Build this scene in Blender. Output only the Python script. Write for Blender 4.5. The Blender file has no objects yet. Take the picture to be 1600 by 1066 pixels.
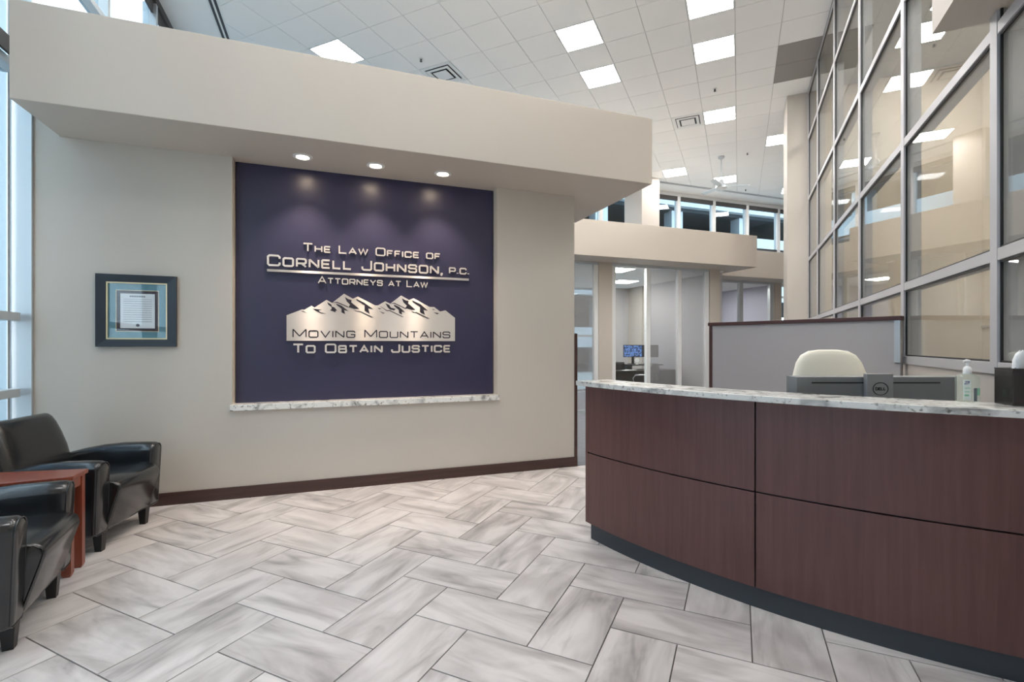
import bpy, math, random
from mathutils import Vector, Matrix
random.seed(7)
S = bpy.context.scene
COL = S.collection
R45 = math.radians(45)
# ------------------------------------------------------------------ camera
CAM_H = 1.3535
YAW = 0.4364095
cd = bpy.data.cameras.new('camera'); cam = bpy.data.objects.new('camera', cd); COL.objects.link(cam)
cam.location = (0, 0, CAM_H); cam.rotation_euler = (math.pi/2, 0, YAW)
cd.sensor_width = 36; cd.sensor_fit = 'HORIZONTAL'; cd.lens = 760.04/1600*36
cd.shift_y = 5.4/1600; cd.clip_start = 0.05; cd.clip_end = 300
S.camera = cam
# ------------------------------------------------------------------ world, exposure
w = bpy.data.worlds.new('overcast_sky'); S.world = w; w.use_nodes = True
bg = w.node_tree.nodes['Background']; bg.inputs[0].default_value = (0.84, 0.93, 1.0, 1); bg.inputs[1].default_value = 3.0
S.view_settings.view_transform = 'Standard'; S.view_settings.look = 'None'
S.view_settings.exposure = 1.18; S.view_settings.gamma = 1.0; S.view_settings.use_curve_mapping = False
PANEL_STRENGTH = 19.0
OFFICE_STRENGTH = 8.0
SPOT_W = 26.0
# ------------------------------------------------------------------ helpers
def W(a, b, z=0.0):
    k = math.sqrt(.5)
    return Vector(((a-b)*k, (a+b)*k, z))
def AB(x, y):
    k = math.sqrt(.5)
    return ((x+y)*k, (y-x)*k)
class MB:
    def __init__(s): s.v = []; s.f = []
    def add(s, vs, fs):
        o = len(s.v); s.v += [tuple(p) for p in vs]; s.f += [tuple(i+o for i in f) for f in fs]; return s
    def box(s, x0, x1, y0, y1, z0, z1):
        return s.add([(x0,y0,z0),(x1,y0,z0),(x1,y1,z0),(x0,y1,z0),(x0,y0,z1),(x1,y0,z1),(x1,y1,z1),(x0,y1,z1)],
              [(0,3,2,1),(4,5,6,7),(0,1,5,4),(1,2,6,5),(2,3,7,6),(3,0,4,7)])
    def prism(s, poly, z0, z1):           # poly counter-clockwise in xy
        n = len(poly)
        return s.add([(x,y,z0) for x,y in poly]+[(x,y,z1) for x,y in poly],
              [tuple(range(n-1,-1,-1)), tuple(range(n,2*n))]+[(i,(i+1)%n,n+(i+1)%n,n+i) for i in range(n)])
    def prism_xz(s, poly, y0, y1):        # poly in xz, extruded along y
        n = len(poly)
        return s.add([(x,y0,z) for x,z in poly]+[(x,y1,z) for x,z in poly],
              [tuple(range(n)), tuple(range(2*n-1,n-1,-1))]+[((i+1)%n,i,n+i,n+(i+1)%n) for i in range(n)])
    def loft(s, rings, caps=True):
        n = len(rings[0]); vs = [p for r in rings for p in r]; fs = []
        for k in range(len(rings)-1):
            for i in range(n):
                j = (i+1) % n
                fs.append((k*n+i, k*n+j, (k+1)*n+j, (k+1)*n+i))
        if caps:
            fs.append(tuple(range(n-1,-1,-1))); fs.append(tuple(range((len(rings)-1)*n, len(rings)*n)))
        return s.add(vs, fs)
    def lathe(s, prof, cx=0, cy=0, n=20):  # prof list of (r, z)
        return s.loft([[(cx+r*math.cos(2*math.pi*i/n), cy+r*math.sin(2*math.pi*i/n), z) for i in range(n)] for r, z in prof])
    def tube(s, pts, r, n=8):
        rings = []; pts = [Vector(p) for p in pts]
        for i, p in enumerate(pts):
            d = (pts[min(i+1,len(pts)-1)]-pts[max(i-1,0)]).normalized()
            u = d.cross(Vector((0,0,1)))
            if u.length < 1e-3: u = d.cross(Vector((0,1,0)))
            u.normalize(); v = d.cross(u).normalized()
            rr = r[i] if isinstance(r,(list,tuple)) else r
            rings.append([p+u*rr*math.cos(2*math.pi*k/n)+v*rr*math.sin(2*math.pi*k/n) for k in range(n)])
        return s.loft(rings)
    def mesh(s, name, smooth=None):
        me = bpy.data.meshes.new(name); me.from_pydata(s.v, [], s.f); me.update()
        import bmesh
        b = bmesh.new(); b.from_mesh(me); bmesh.ops.recalc_face_normals(b, faces=b.faces); b.to_mesh(me); b.free()
        if smooth:
            me.shade_smooth(); me.set_sharp_from_angle(angle=math.radians(smooth))
        return me
def obj(name, mb, mat, parent=None, loc=(0,0,0), rz=0.0, smooth=None, bevel=0, kind=None, label=None):
    me = mb if isinstance(mb, bpy.types.Mesh) else mb.mesh(name, smooth)
    if mat is not None and not len(me.materials): me.materials.append(mat)
    o = bpy.data.objects.new(name, me); COL.objects.link(o)
    o.parent = parent; o.location = loc; o.rotation_euler = (0,0,rz)
    if bevel:
        m = o.modifiers.new('edge', 'BEVEL'); m.width = bevel; m.segments = 2; m.limit_method = 'ANGLE'; m.angle_limit = math.radians(50)
    if kind: o['kind'] = kind
    if label: o['label'] = label
    return o
def tag(o, label, cat, group=None):
    o['label'] = label; o['category'] = cat
    if group: o['group'] = group
    return o
def thing(name, label, cat, loc, rz=0.0, group=None):
    o = bpy.data.objects.new(name, None); COL.objects.link(o); o.empty_display_size = .1
    o.location = loc; o.rotation_euler = (0,0,rz)
    return tag(o, label, cat, group)
def struct(name, mb, mat, rz=R45, **k):
    return obj(name, mb, mat, rz=rz, kind='structure', **k)
def Box(*a): return MB().box(*a)
def clip(poly, nx, ny, c):                # keep nx*x+ny*y <= c
    out = []
    for i in range(len(poly)):
        p, q = poly[i], poly[(i+1) % len(poly)]
        dp, dq = nx*p[0]+ny*p[1]-c, nx*q[0]+ny*q[1]-c
        if dp <= 0: out.append(p)
        if dp*dq < 0:
            t = dp/(dp-dq); out.append((p[0]+t*(q[0]-p[0]), p[1]+t*(q[1]-p[1])))
    return out
def area(poly):
    return .5*sum(poly[i][0]*poly[(i+1)%len(poly)][1]-poly[(i+1)%len(poly)][0]*poly[i][1] for i in range(len(poly)))
_c, _s = math.cos(YAW), math.sin(YAW)
def seen(x, y, z):                         # where the lens sees a point; used only to rank which tiles show largest
    d = -x*_s+y*_c; l = x*_c+y*_s
    if d < .3: return None
    return (800+760*l/d, 538.4-760*(z-CAM_H)/d)
def seen_area(poly, z):
    q = [seen(x, y, z) for x, y in poly]
    if any(p is None for p in q): return 0
    if max(p[0] for p in q) < 0 or min(p[0] for p in q) > 1600 or max(p[1] for p in q) < 0 or min(p[1] for p in q) > 1066: return 0
    return abs(area(q))
# ------------------------------------------------------------------ materials
def srgb(r, g, b):
    f = lambda c: ((c/255+.055)/1.055)**2.4 if c > 10 else c/255/12.92
    return (f(r), f(g), f(b), 1)
def mat(name, col, rough=.5, metal=0.0, spec=.5, noise=0.0, nscale=8.0, bump=0.0, bscale=200.0, coat=0.0, stretch=(1,1,1)):
    m = bpy.data.materials.new(name); m.use_nodes = True; nt = m.node_tree; N = nt.nodes; L = nt.links
    p = N['Principled BSDF']; p.inputs['Base Color'].default_value = col; p.inputs['Roughness'].default_value = rough
    p.inputs['Metallic'].default_value = metal; p.inputs['Specular IOR Level'].default_value = spec; p.inputs['Coat Weight'].default_value = coat
    p.inputs['Coat Roughness'].default_value = .15
    tc = N.new('ShaderNodeTexCoord'); mp = N.new('ShaderNodeMapping'); mp.inputs['Scale'].default_value = stretch
    L.new(tc.outputs['Object'], mp.inputs['Vector'])
    if noise:
        n = N.new('ShaderNodeTexNoise'); n.inputs['Scale'].default_value = nscale; n.inputs['Detail'].default_value = 4
        L.new(mp.outputs[0], n.inputs['Vector'])
        r = N.new('ShaderNodeMapRange'); r.inputs[3].default_value = 1-noise; r.inputs[4].default_value = 1+noise
        L.new(n.outputs[0], r.inputs[0])
        mx = N.new('ShaderNodeMix'); mx.data_type = 'RGBA'; mx.blend_type = 'MULTIPLY'; mx.inputs[0].default_value = 1
        mx.inputs[6].default_value = col; L.new(r.outputs[0], mx.inputs[7]); L.new(mx.outputs[2], p.inputs['Base Color'])
    if bump:
        n2 = N.new('ShaderNodeTexNoise'); n2.inputs['Scale'].default_value = bscale; n2.inputs['Detail'].default_value = 3
        L.new(mp.outputs[0], n2.inputs['Vector'])
        bp = N.new('ShaderNodeBump'); bp.inputs['Strength'].default_value = bump; bp.inputs['Distance'].default_value = .002
        L.new(n2.outputs[0], bp.inputs['Height']); L.new(bp.outputs[0], p.inputs['Normal'])
    return m
def emit(name, col, strength):
    m = bpy.data.materials.new(name); m.use_nodes = True; nt = m.node_tree; nt.nodes.clear()
    e = nt.nodes.new('ShaderNodeEmission'); e.inputs[0].default_value = col; e.inputs[1].default_value = strength
    o = nt.nodes.new('ShaderNodeOutputMaterial'); nt.links.new(e.outputs[0], o.inputs[0]); return m
def glass(name, tint=(1,1,1,1), f0=.045, film=0.0, film_col=(.5,.5,.5,1), rough=0.0):
    """thin sheet: mirror share rises with the angle (Schlick), the rest passes straight; film adds a diffusing layer"""
    m = bpy.data.materials.new(name); m.use_nodes = True; nt = m.node_tree; nt.nodes.clear(); N = nt.nodes; L = nt.links
    lw = N.new('ShaderNodeLayerWeight'); lw.inputs[0].default_value = .5
    pw = N.new('ShaderNodeMath'); pw.operation = 'POWER'; pw.inputs[1].default_value = 5; L.new(lw.outputs['Facing'], pw.inputs[0])
    ml = N.new('ShaderNodeMath'); ml.operation = 'MULTIPLY_ADD'; ml.inputs[1].default_value = 1-f0; ml.inputs[2].default_value = f0; L.new(pw.outputs[0], ml.inputs[0])
    t = N.new('ShaderNodeBsdfTransparent'); t.inputs[0].default_value = tint
    g = N.new('ShaderNodeBsdfGlossy'); g.inputs['Roughness'].default_value = rough
    base = t
    if film:
        d = N.new('ShaderNodeBsdfDiffuse'); d.inputs[0].default_value = film_col
        tl = N.new('ShaderNodeBsdfTranslucent'); tl.inputs[0].default_value = film_col
        m1 = N.new('ShaderNodeMixShader'); m1.inputs[0].default_value = .5; L.new(d.outputs[0], m1.inputs[1]); L.new(tl.outputs[0], m1.inputs[2])
        m2 = N.new('ShaderNodeMixShader'); m2.inputs[0].default_value = film; L.new(t.outputs[0], m2.inputs[1]); L.new(m1.outputs[0], m2.inputs[2]); base = m2
    mx = N.new('ShaderNodeMixShader'); L.new(ml.outputs[0], mx.inputs[0]); L.new(base.outputs[0], mx.inputs[1]); L.new(g.outputs[0], mx.inputs[2])
    o = N.new('ShaderNodeOutputMaterial'); L.new(mx.outputs[0], o.inputs[0]); return m
def tile_mat():
    m = bpy.data.materials.new('marbled_porcelain'); m.use_nodes = True; nt = m.node_tree; N = nt.nodes; L = nt.links
    p = N['Principled BSDF']; p.inputs['Roughness'].default_value = .33; p.inputs['Specular IOR Level'].default_value = .4
    tc = N.new('ShaderNodeTexCoord'); oi = N.new('ShaderNodeObjectInfo')
    off = N.new('ShaderNodeMath'); off.operation = 'MULTIPLY'; off.inputs[1].default_value = 57; L.new(oi.outputs['Random'], off.inputs[0])
    cb = N.new('ShaderNodeCombineXYZ'); L.new(off.outputs[0], cb.inputs[0]); L.new(off.outputs[0], cb.inputs[1]); L.new(off.outputs[0], cb.inputs[2])
    def noise(scale, sx, sy, det, dist):
        mp = N.new('ShaderNodeMapping'); mp.inputs['Scale'].default_value = (sx, sy, 1); L.new(tc.outputs['Object'], mp.inputs['Vector']); L.new(cb.outputs[0], mp.inputs['Location'])
        n = N.new('ShaderNodeTexNoise'); n.inputs['Scale'].default_value = scale; n.inputs['Detail'].default_value = det; n.inputs['Distortion'].default_value = dist
        L.new(mp.outputs[0], n.inputs['Vector']); return n
    n1 = noise(2.0, .7, 2.8, 4, 1.2); n2 = noise(1.7, .8, 2.0, 3, 1.8); n3 = noise(6, .35, 4.2, 4, .6)
    r1 = N.new('ShaderNodeValToRGB'); e = r1.color_ramp.elements
    e[0].position = .28; e[0].color = srgb(158,152,151); e[1].position = .58; e[1].color = srgb(218,212,210)
    k = e.new(.40); k.color = srgb(196,190,188); L.new(n1.outputs[0], r1.inputs[0])
    r2 = N.new('ShaderNodeValToRGB'); e = r2.color_ramp.elements
    e[0].position = .36; e[0].color = (.74,.73,.73,1); e[1].position = .56; e[1].color = (1,1,1,1); L.new(n2.outputs[0], r2.inputs[0])
    r3 = N.new('ShaderNodeValToRGB'); e = r3.color_ramp.elements
    e[0].position = .26; e[0].color = (.72,.71,.71,1); e[1].position = .40; e[1].color = (1,1,1,1); L.new(n3.outputs[0], r3.inputs[0])
    a = N.new('ShaderNodeMix'); a.data_type = 'RGBA'; a.blend_type = 'MULTIPLY'; a.inputs[0].default_value = .8; L.new(r1.outputs[0], a.inputs[6]); L.new(r2.outputs[0], a.inputs[7])
    b = N.new('ShaderNodeMix'); b.data_type = 'RGBA'; b.blend_type = 'MULTIPLY'; b.inputs[0].default_value = .8; L.new(a.outputs[2], b.inputs[6]); L.new(r3.outputs[0], b.inputs[7])
    L.new(b.outputs[2], p.inputs['Base Color']); return m
def granite_mat():
    m = bpy.data.materials.new('white_granite'); m.use_nodes = True; nt = m.node_tree; N = nt.nodes; L = nt.links
    p = N['Principled BSDF']; p.inputs['Roughness'].default_value = .15
    tc = N.new('ShaderNodeTexCoord')
    n1 = N.new('ShaderNodeTexNoise'); n1.inputs['Scale'].default_value = 7; n1.inputs['Detail'].default_value = 9; n1.inputs['Distortion'].default_value = .9; L.new(tc.outputs['Object'], n1.inputs['Vector'])
    n2 = N.new('ShaderNodeTexNoise'); n2.inputs['Scale'].default_value = 46; n2.inputs['Detail'].default_value = 4; L.new(tc.outputs['Object'], n2.inputs['Vector'])
    r1 = N.new('ShaderNodeValToRGB'); e = r1.color_ramp.elements; e[0].position = .31; e[0].color = srgb(150,148,145); e[1].position = .50; e[1].color = srgb(232,230,224); L.new(n1.outputs[0], r1.inputs[0])
    r2 = N.new('ShaderNodeValToRGB'); e = r2.color_ramp.elements; e[0].position = .30; e[0].color = (.25,.22,.20,1); e[1].position = .42; e[1].color = (1,1,1,1); L.new(n2.outputs[0], r2.inputs[0])
    a = N.new('ShaderNodeMix'); a.data_type = 'RGBA'; a.blend_type = 'MULTIPLY'; a.inputs[0].default_value = .85; L.new(r1.outputs[0], a.inputs[6]); L.new(r2.outputs[0], a.inputs[7])
    L.new(a.outputs[2], p.inputs['Base Color']); return m
def wood(name, c1, c2, rough=.35, axis='Z'):
    m = bpy.data.materials.new(name); m.use_nodes = True; nt = m.node_tree; N = nt.nodes; L = nt.links
    p = N['Principled BSDF']; p.inputs['Roughness'].default_value = rough; p.inputs['Coat Weight'].default_value = .15; p.inputs['Coat Roughness'].default_value = .3
    tc = N.new('ShaderNodeTexCoord'); mp = N.new('ShaderNodeMapping')
    mp.inputs['Scale'].default_value = (26,26,1.4) if axis == 'Z' else ((1.4,26,26) if axis == 'X' else (26,1.4,26))
    L.new(tc.outputs['Object'], mp.inputs['Vector'])
    n = N.new('ShaderNodeTexNoise'); n.inputs['Scale'].default_value = 1.6; n.inputs['Detail'].default_value = 6; n.inputs['Distortion'].default_value = .4; L.new(mp.outputs[0], n.inputs['Vector'])
    r = N.new('ShaderNodeValToRGB'); e = r.color_ramp.elements; e[0].position = .3; e[0].color = c1; e[1].position = .72; e[1].color = c2; L.new(n.outputs[0], r.inputs[0])
    L.new(r.outputs[0], p.inputs['Base Color']); return m
M = {}
M['wall'] = mat('beige_wall_paint', srgb(199,190,179), .6, bump=.05, bscale=400)
M['cream'] = mat('cream_wall_paint', srgb(190,182,174), .6)
M['soffit'] = mat('beige_soffit_paint', srgb(197,187,176), .6)
M['navy'] = mat('navy_wall_paint', srgb(52,50,76), .34, spec=.5, bump=.06, bscale=300)
M['greywall'] = mat('grey_office_paint', srgb(188,186,188), .6)
M['lavender'] = mat('lavender_grey_paint', srgb(178,178,192), .6)
M['ceil'] = mat('mineral_ceiling_tile', srgb(238,237,236), .85, bump=.12, bscale=500)
M['ceilbar'] = mat('ceiling_grid_bar', srgb(176,175,175), .6)
M['darktile'] = mat('grey_return_grille', srgb(142,138,135), .6)
M['white'] = mat('white_painted_metal', srgb(226,226,226), .45)
M['black'] = mat('black_metal', srgb(24,24,26), .4)
M['darkgrey'] = mat('dark_grey_metal', srgb(70,70,72), .5)
M['bbwood'] = wood('dark_baseboard_wood', srgb(58,36,32), srgb(74,48,42), .4, 'X')
M['desk'] = wood('dark_cherry_veneer', srgb(98,63,60), srgb(112,74,70), .32, 'Z')
M['capwood'] = wood('dark_cherry_cap', srgb(66,38,34), srgb(84,50,44), .35, 'X')
M['red'] = wood('red_cherry_wood', srgb(120,56,40), srgb(150,76,54), .3, 'Z')
M['toe'] = mat('charcoal_rubber_base', srgb(62,68,74), .4)
M['tile'] = tile_mat()
M['grout'] = mat('dark_grout', srgb(104,99,97), .9, noise=.15, nscale=60)
M['carpet'] = mat('blue_grey_plank_carpet', srgb(128,130,136), .9, noise=.35, nscale=5, stretch=(1,6,1))
M['granite'] = granite_mat()
M['alu'] = mat('grey_anodised_frame', srgb(186,183,184), .4, metal=.1)
M['alulight'] = mat('pale_aluminium_frame', srgb(192,198,202), .35, metal=.3)
M['silver'] = mat('brushed_aluminium', srgb(222,216,210), .36, metal=.85, noise=.04, nscale=90, stretch=(30,1,1))
M['letter'] = mat('satin_nickel_letter', srgb(236,228,220), .35, metal=.55)
M['ink'] = mat('dark_engraving', srgb(38,32,44), .6)
M['leather'] = mat('black_leather', srgb(24,25,28), .24, spec=.7, bump=.10, bscale=260, coat=.25)
M['legblk'] = mat('black_stained_leg', srgb(24,21,21), .4)
M['frameblk'] = mat('black_navy_frame', srgb(30,35,44), .4)
M['gold'] = mat('gold_fillet', srgb(222,200,160), .35, metal=.5)
M['teal'] = mat('teal_mat_board', srgb(84,132,146), .8)
M['brownmat'] = mat('dark_inner_mat', srgb(56,44,52), .8)
M['cpart'] = mat('grey_partition_fabric', srgb(174,171,172), .85, noise=.05, nscale=150)
M['creamchair'] = mat('cream_vinyl', srgb(238,234,219), .5)
M['mon'] = mat('grey_monitor_plastic', srgb(132,134,136), .4, metal=.15)
M['monlight'] = mat('silver_grey_plastic', srgb(152,153,154), .4, metal=.15)
M['shade'] = mat('dark_roller_blind', srgb(74,72,72), .7)
M['concrete'] = mat('pale_concrete', srgb(172,178,182), .85, noise=.15, nscale=1.2)
M['asphalt'] = mat('pale_bounce_paving', srgb(172,172,170), .9, noise=.1, nscale=2)  # made pale so the ground throws daylight up to the ceiling
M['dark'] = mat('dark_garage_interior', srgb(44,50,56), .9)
M['facade'] = mat('blue_grey_facade', srgb(128,140,150), .6, noise=.06, nscale=1)
M['facadeglass'] = mat('blue_facade_glass', srgb(60,84,108), .15)
M['darkdesk'] = mat('espresso_laminate', srgb(36,30,30), .35)
M['chrome'] = mat('chrome', srgb(220,220,220), .15, metal=1)
M['glass'] = glass('clear_glass', (.96,.98,.97,1))
M['extglass'] = glass('exterior_glass', (.72,.80,.84,1))
M['frost'] = glass('frosted_film_glass', (.84,.84,.84,1), film=.22, film_col=(.56,.56,.56,1), rough=.10)
M['framegl'] = glass('picture_glass', (1,1,1,1), .04)
M['lamp'] = emit('led_panel_white', (1.0,.97,.94,1), PANEL_STRENGTH)
M['lamp_office'] = emit('office_panel_white', (1.0,.975,.95,1), OFFICE_STRENGTH)
M['lampwarm'] = emit('warm_halogen', (1.0,.80,.58,1), 30)
sp = M['silver'].node_tree; pn = sp.nodes['Principled BSDF']; pn.inputs['Anisotropic'].default_value = 1.0; pn.inputs['Roughness'].default_value = .38; pn.inputs['Anisotropic Rotation'].default_value = .25
tg = sp.nodes.new('ShaderNodeTangent'); tg.direction_type = 'RADIAL'; tg.axis = 'Z'; sp.links.new(tg.outputs[0], pn.inputs['Tangent'])
# ------------------------------------------------------------------ room shell
HC = CAM_H+4.661            # ceiling height
WB = 4.844                  # feature wall face
GX = 1.15                   # curtain wall face
floor = struct('floor', Box(-2.35,16.6,-4.6,12.45,-.20,-.008), M['grout'], label='grey marbled porcelain herringbone tile floor with dark grout')
struct('floor', MB().prism([(2.56,WB+.02),(16.5,WB+.02),(16.5,12.35),(-2.3,12.35),(-2.3,5.42),(2.56,5.42)],-.007,0.0), M['carpet'], label='blue grey plank carpet in the corridor beyond the tile')
# herringbone tiles: 12 x 24 in pieces, corner lattice measured on the floor
TU = .6096/2; TX, TY = -1.47152, 2.30640; G = .0030
tiles = []
for m_ in range(-14, 15):
    for k in range(-40, 41):
        for kind in (0, 1):
            if kind == 0: i0, i1, j0, j1 = -1+k, k, -2-k+4*m_, -k+4*m_
            else: i0, i1, j0, j1 = -1+k, 1+k, -k+4*m_, 1-k+4*m_
            p = [(TX+i0*TU+G, TY+j0*TU+G), (TX+i1*TU-G, TY+j0*TU+G), (TX+i1*TU-G, TY+j1*TU-G), (TX+i0*TU+G, TY+j1*TU-G)]
            cx, cy = TX+(i0+i1)/2*TU, TY+(j0+j1)/2*TU
            r = math.sqrt(.5)
            full = p
            p = clip(p, -r, r, WB)             # feature wall
            p = clip(p, -r, -r, 2.22)          # window wall
            p = clip(p, r, -r, 2.5)            # wall behind
            p = clip(p, 1, 0, GX)              # curtain wall
            if len(p) < 3 or area(p) < .0015: continue
            tiles.append((seen_area(p, 0), p, cx, cy, kind, abs(area(p)-area(full)) < 1e-6))
tiles.sort(key=lambda t: -t[0])
shared = {}
rest = MB()
for n_, (sa, p, cx, cy, kind, whole) in enumerate(tiles):
    if sa <= 0 or n_ >= 300:
        rest.prism(p, -.008, 0); continue
    rz = math.pi/2 if kind == 0 else 0
    if whole:
        if 'tile' not in shared:
            shared['tile'] = Box(-TU+G, TU-G, -TU/2+G, TU/2-G, -.0075, 0).mesh('tile')
        me = shared['tile']
    else:
        q = [((x-cx)*math.cos(-rz)-(y-cy)*math.sin(-rz), (x-cx)*math.sin(-rz)+(y-cy)*math.cos(-rz)) for x, y in p]
        me = MB().prism(q, -.0075, 0)
    o = obj('tile', me, M['tile']); o.parent = floor
    o.matrix_parent_inverse = Matrix.Rotation(-R45, 4, 'Z'); o.location = (cx, cy, 0); o.rotation_euler = (0,0,rz)
o = obj('tile_field', rest, M['tile'], floor, kind='stuff'); o.matrix_parent_inverse = Matrix.Rotation(-R45, 4, 'Z')
# feature wall with niche
NL, NR, NZ = -.846, 1.598, .80
fw = MB().box(-2.21,-2.05,WB,5.40,0,3.9).box(-2.05,NL,WB,5.40,0,3.0).box(NR,2.50,WB,5.40,0,3.0).box(NL,NR,WB,5.40,0,NZ-.02).box(NL,NR,5.0,5.40,NZ-.02,3.0)
wall_front = struct('wall_front', fw, M['wall'], label='beige feature wall with a recessed navy niche')
obj('niche_panel', Box(NL+.008,NR-.008,4.968,4.999,NZ-.02,3.0), M['navy'], wall_front, label='navy blue painted back of the niche')
struct('baseboard_front', Box(-2.21,2.535,WB-.014,WB-.0005,0,.105), M['bbwood'], bevel=.003, label='dark wood baseboard under the beige feature wall')
struct('trim_1', Box(2.5005,2.532,WB-.012,5.40,.106,1.475), M['bbwood'], label='dark wood edge strip on the end of the feature wall')
# soffits
def soffit(a0,a1,b0,b1,label,z0=3.0,z1=3.67):
    return struct('soffit', Box(a0,a1,b0,b1,z0+.0005,z1), M['soffit'], bevel=.004, label=label)
soffit(-2.045,3.06,4.20,5.886,'large beige soffit box above the navy niche')
soffit(3.2,8.46,7.96,9.25,'beige soffit box above the frosted office front')
soffit(8.461,12.2,9.19,10.45,'beige soffit box above the farther office front')
# box over the reception desk, built against the curtain wall
struct('soffit', Box(.93,GX+.06,-1.2,3.285,3.0,3.67), M['soffit'], rz=0, label='beige soffit box high on the right beside the curtain wall')
# ------------------------------------------------------------------ ceiling: slab, grid tiles, perimeter panels
ceiling = struct('ceiling', Box(-2.28,16.6,-4.6,12.32,HC+.014,HC+.2), M['ceilbar'], label='white suspended ceiling of square mineral tiles')
U = .6096; CX0, CY0 = -3.70693, 6.1991
LIGHTS = [(-4,-1),(2,1),(2,3),(5,1),(5,3),(5,7),(7,10),(3,12),(5,14),(8,17)]
ADDED_LIGHTS = [(-1,-5),(2,-3),(5,-3),(5,-7),(2,-7),(5,-11),(-2,5),(0,9),(-6,5),(-9,2),(11,14)]  # unseen panels added to raise the room's illumination
VENTS = [(-2,1),(4,7)]
DARK = [(7,4),(7,5)]
SA0, SB1 = -1.49, 11.58     # inner edges of the slot diffusers
ct = []; g = .0035
for i in range(-30, 30):
    for j in range(-22, 30):
        if (i,j) in LIGHTS or (i,j) in ADDED_LIGHTS or (i,j) in VENTS: continue
        x0, y0 = CX0+i*U, CY0+j*U
        p = full = [(x0+g,y0+g),(x0+U-g,y0+g),(x0+U-g,y0+U-g),(x0+g,y0+U-g)]
        r = math.sqrt(.5)
        p = clip(p, -r, -r, -SA0); p = clip(p, -r, r, SB1); p = clip(p, r, -r, 2.5)
        p = clip(p, r, r, 16.4)
        if y0 < 10.3: p = clip(p, 1, 0, GX)
        if len(p) < 3 or area(p) < .002: continue
        ct.append((seen_area(p, HC), p, i, j, abs(area(p)-area(full)) < 1e-6))
ct.sort(key=lambda t: -t[0])
rest = MB(); me0 = None
INV = Matrix.Rotation(-R45, 4, 'Z')
for n_, (sa, p, i, j, whole) in enumerate(ct):
    if sa <= 0 or n_ >= 298:
        rest.prism(p, HC, HC+.013); continue
    x0, y0 = CX0+i*U+U/2, CY0+j*U+U/2
    dm = (i,j) in DARK
    if whole and not dm:
        if me0 is None: me0 = Box(-U/2+g,U/2-g,-U/2+g,U/2-g,0,.013).mesh('ceiling_tile')
        me = me0
    else:
        me = MB().prism([(x-x0,y-y0) for x,y in p], 0, .013)
    o = obj('grille_tile' if dm else 'ceiling_tile', me, M['darktile'] if dm else M['ceil'], ceiling, label='grey return air grille tile' if dm else None)
    o.matrix_parent_inverse = INV; o.location = (x0,y0,HC)
o = obj('ceiling_tile_field', rest, M['ceil'], ceiling, kind='stuff'); o.matrix_parent_inverse = INV
# perimeter panels, set square to the outer walls
for k in range(11):
    b0 = -2.4+k*1.25
    obj('perimeter_panel', Box(-2.27,-1.635,b0+.004,min(b0+1.246,11.7),HC,HC+.013), M['ceil'], ceiling)
for k in range(14):
    a0 = -2.27+k*1.36
    obj('perimeter_panel', Box(a0+.004,a0+1.356,11.715,12.30,HC,HC+.013), M['ceil'], ceiling)
# slot diffusers
def slot(name, label, along_b, c0, lo, hi):
    t = thing(name, label, 'air diffuser', W(0,0,HC-.004), R45)
    def bx(u0,u1,v0,v1,z0,z1): return Box(u0,u1,v0,v1,z0,z1) if along_b else Box(v0,v1,u0,u1,z0,z1)
    obj('frame_bar', bx(c0,c0+.022,lo,hi,0,.016), M['white'], t)
    obj('frame_bar', bx(c0+.060,c0+.085,lo,hi,0,.016), M['white'], t)
    obj('frame_bar', bx(c0+.123,c0+.145,lo,hi,0,.016), M['white'], t)
    obj('slot_opening', bx(c0+.022,c0+.060,lo,hi,.006,.016), M['black'], t)
    obj('slot_opening', bx(c0+.085,c0+.123,lo,hi,.006,.016), M['black'], t)
slot('slot_diffuser', 'long black double slot air diffuser in the ceiling beside the left windows', True, -1.635, -2.4, 11.55)
slot('slot_diffuser', 'long slot air diffuser in the ceiling along the far clerestory windows', False, 11.58, -1.45, 16.2)
# ------------------------------------------------------------------ ceiling light panels, vents, sprinklers
LBL = {(-4,-1):'square ceiling light half hidden by the top of the large soffit',(2,1):'nearer of two square ceiling lights above the soffit\'s right half',
 (2,3):'farther of two square ceiling lights above the soffit\'s right half',(5,1):'square ceiling light cut by the top of the picture',
 (5,3):'square ceiling light left of the grey grille tiles',(5,7):'square ceiling light next to the smaller ceiling vent',
 (7,10):'square ceiling light touching the beige column',(3,12):'small distant ceiling light right of the large soffit\'s corner',
 (5,14):'distant ceiling light behind the ceiling fan',(8,17):'farthest ceiling light, cut off by the beige column'}
lf = ld = None
for (i,j) in LIGHTS+ADDED_LIGHTS:
    x, y = CX0+i*U+U/2, CY0+j*U+U/2
    t = thing('ceiling_light', LBL.get((i,j),'unseen square ceiling light panel added to brighten the room'), 'ceiling light', (x,y,HC-.002), 0, 'square ceiling light panels')
    if lf is None:
        h = U/2-.004; q = h-.018
        lf = MB().box(-h,h,-h,-q,0,.015).box(-h,h,q,h,0,.015).box(-h,-q,-q,q,0,.015).box(q,h,-q,q,0,.015).mesh('frame')
        ld = Box(-q,q,-q,q,.004,.014).mesh('diffuser')
    obj('frame', lf, M['white'], t); obj('diffuser', ld, M['lamp'], t)
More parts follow.
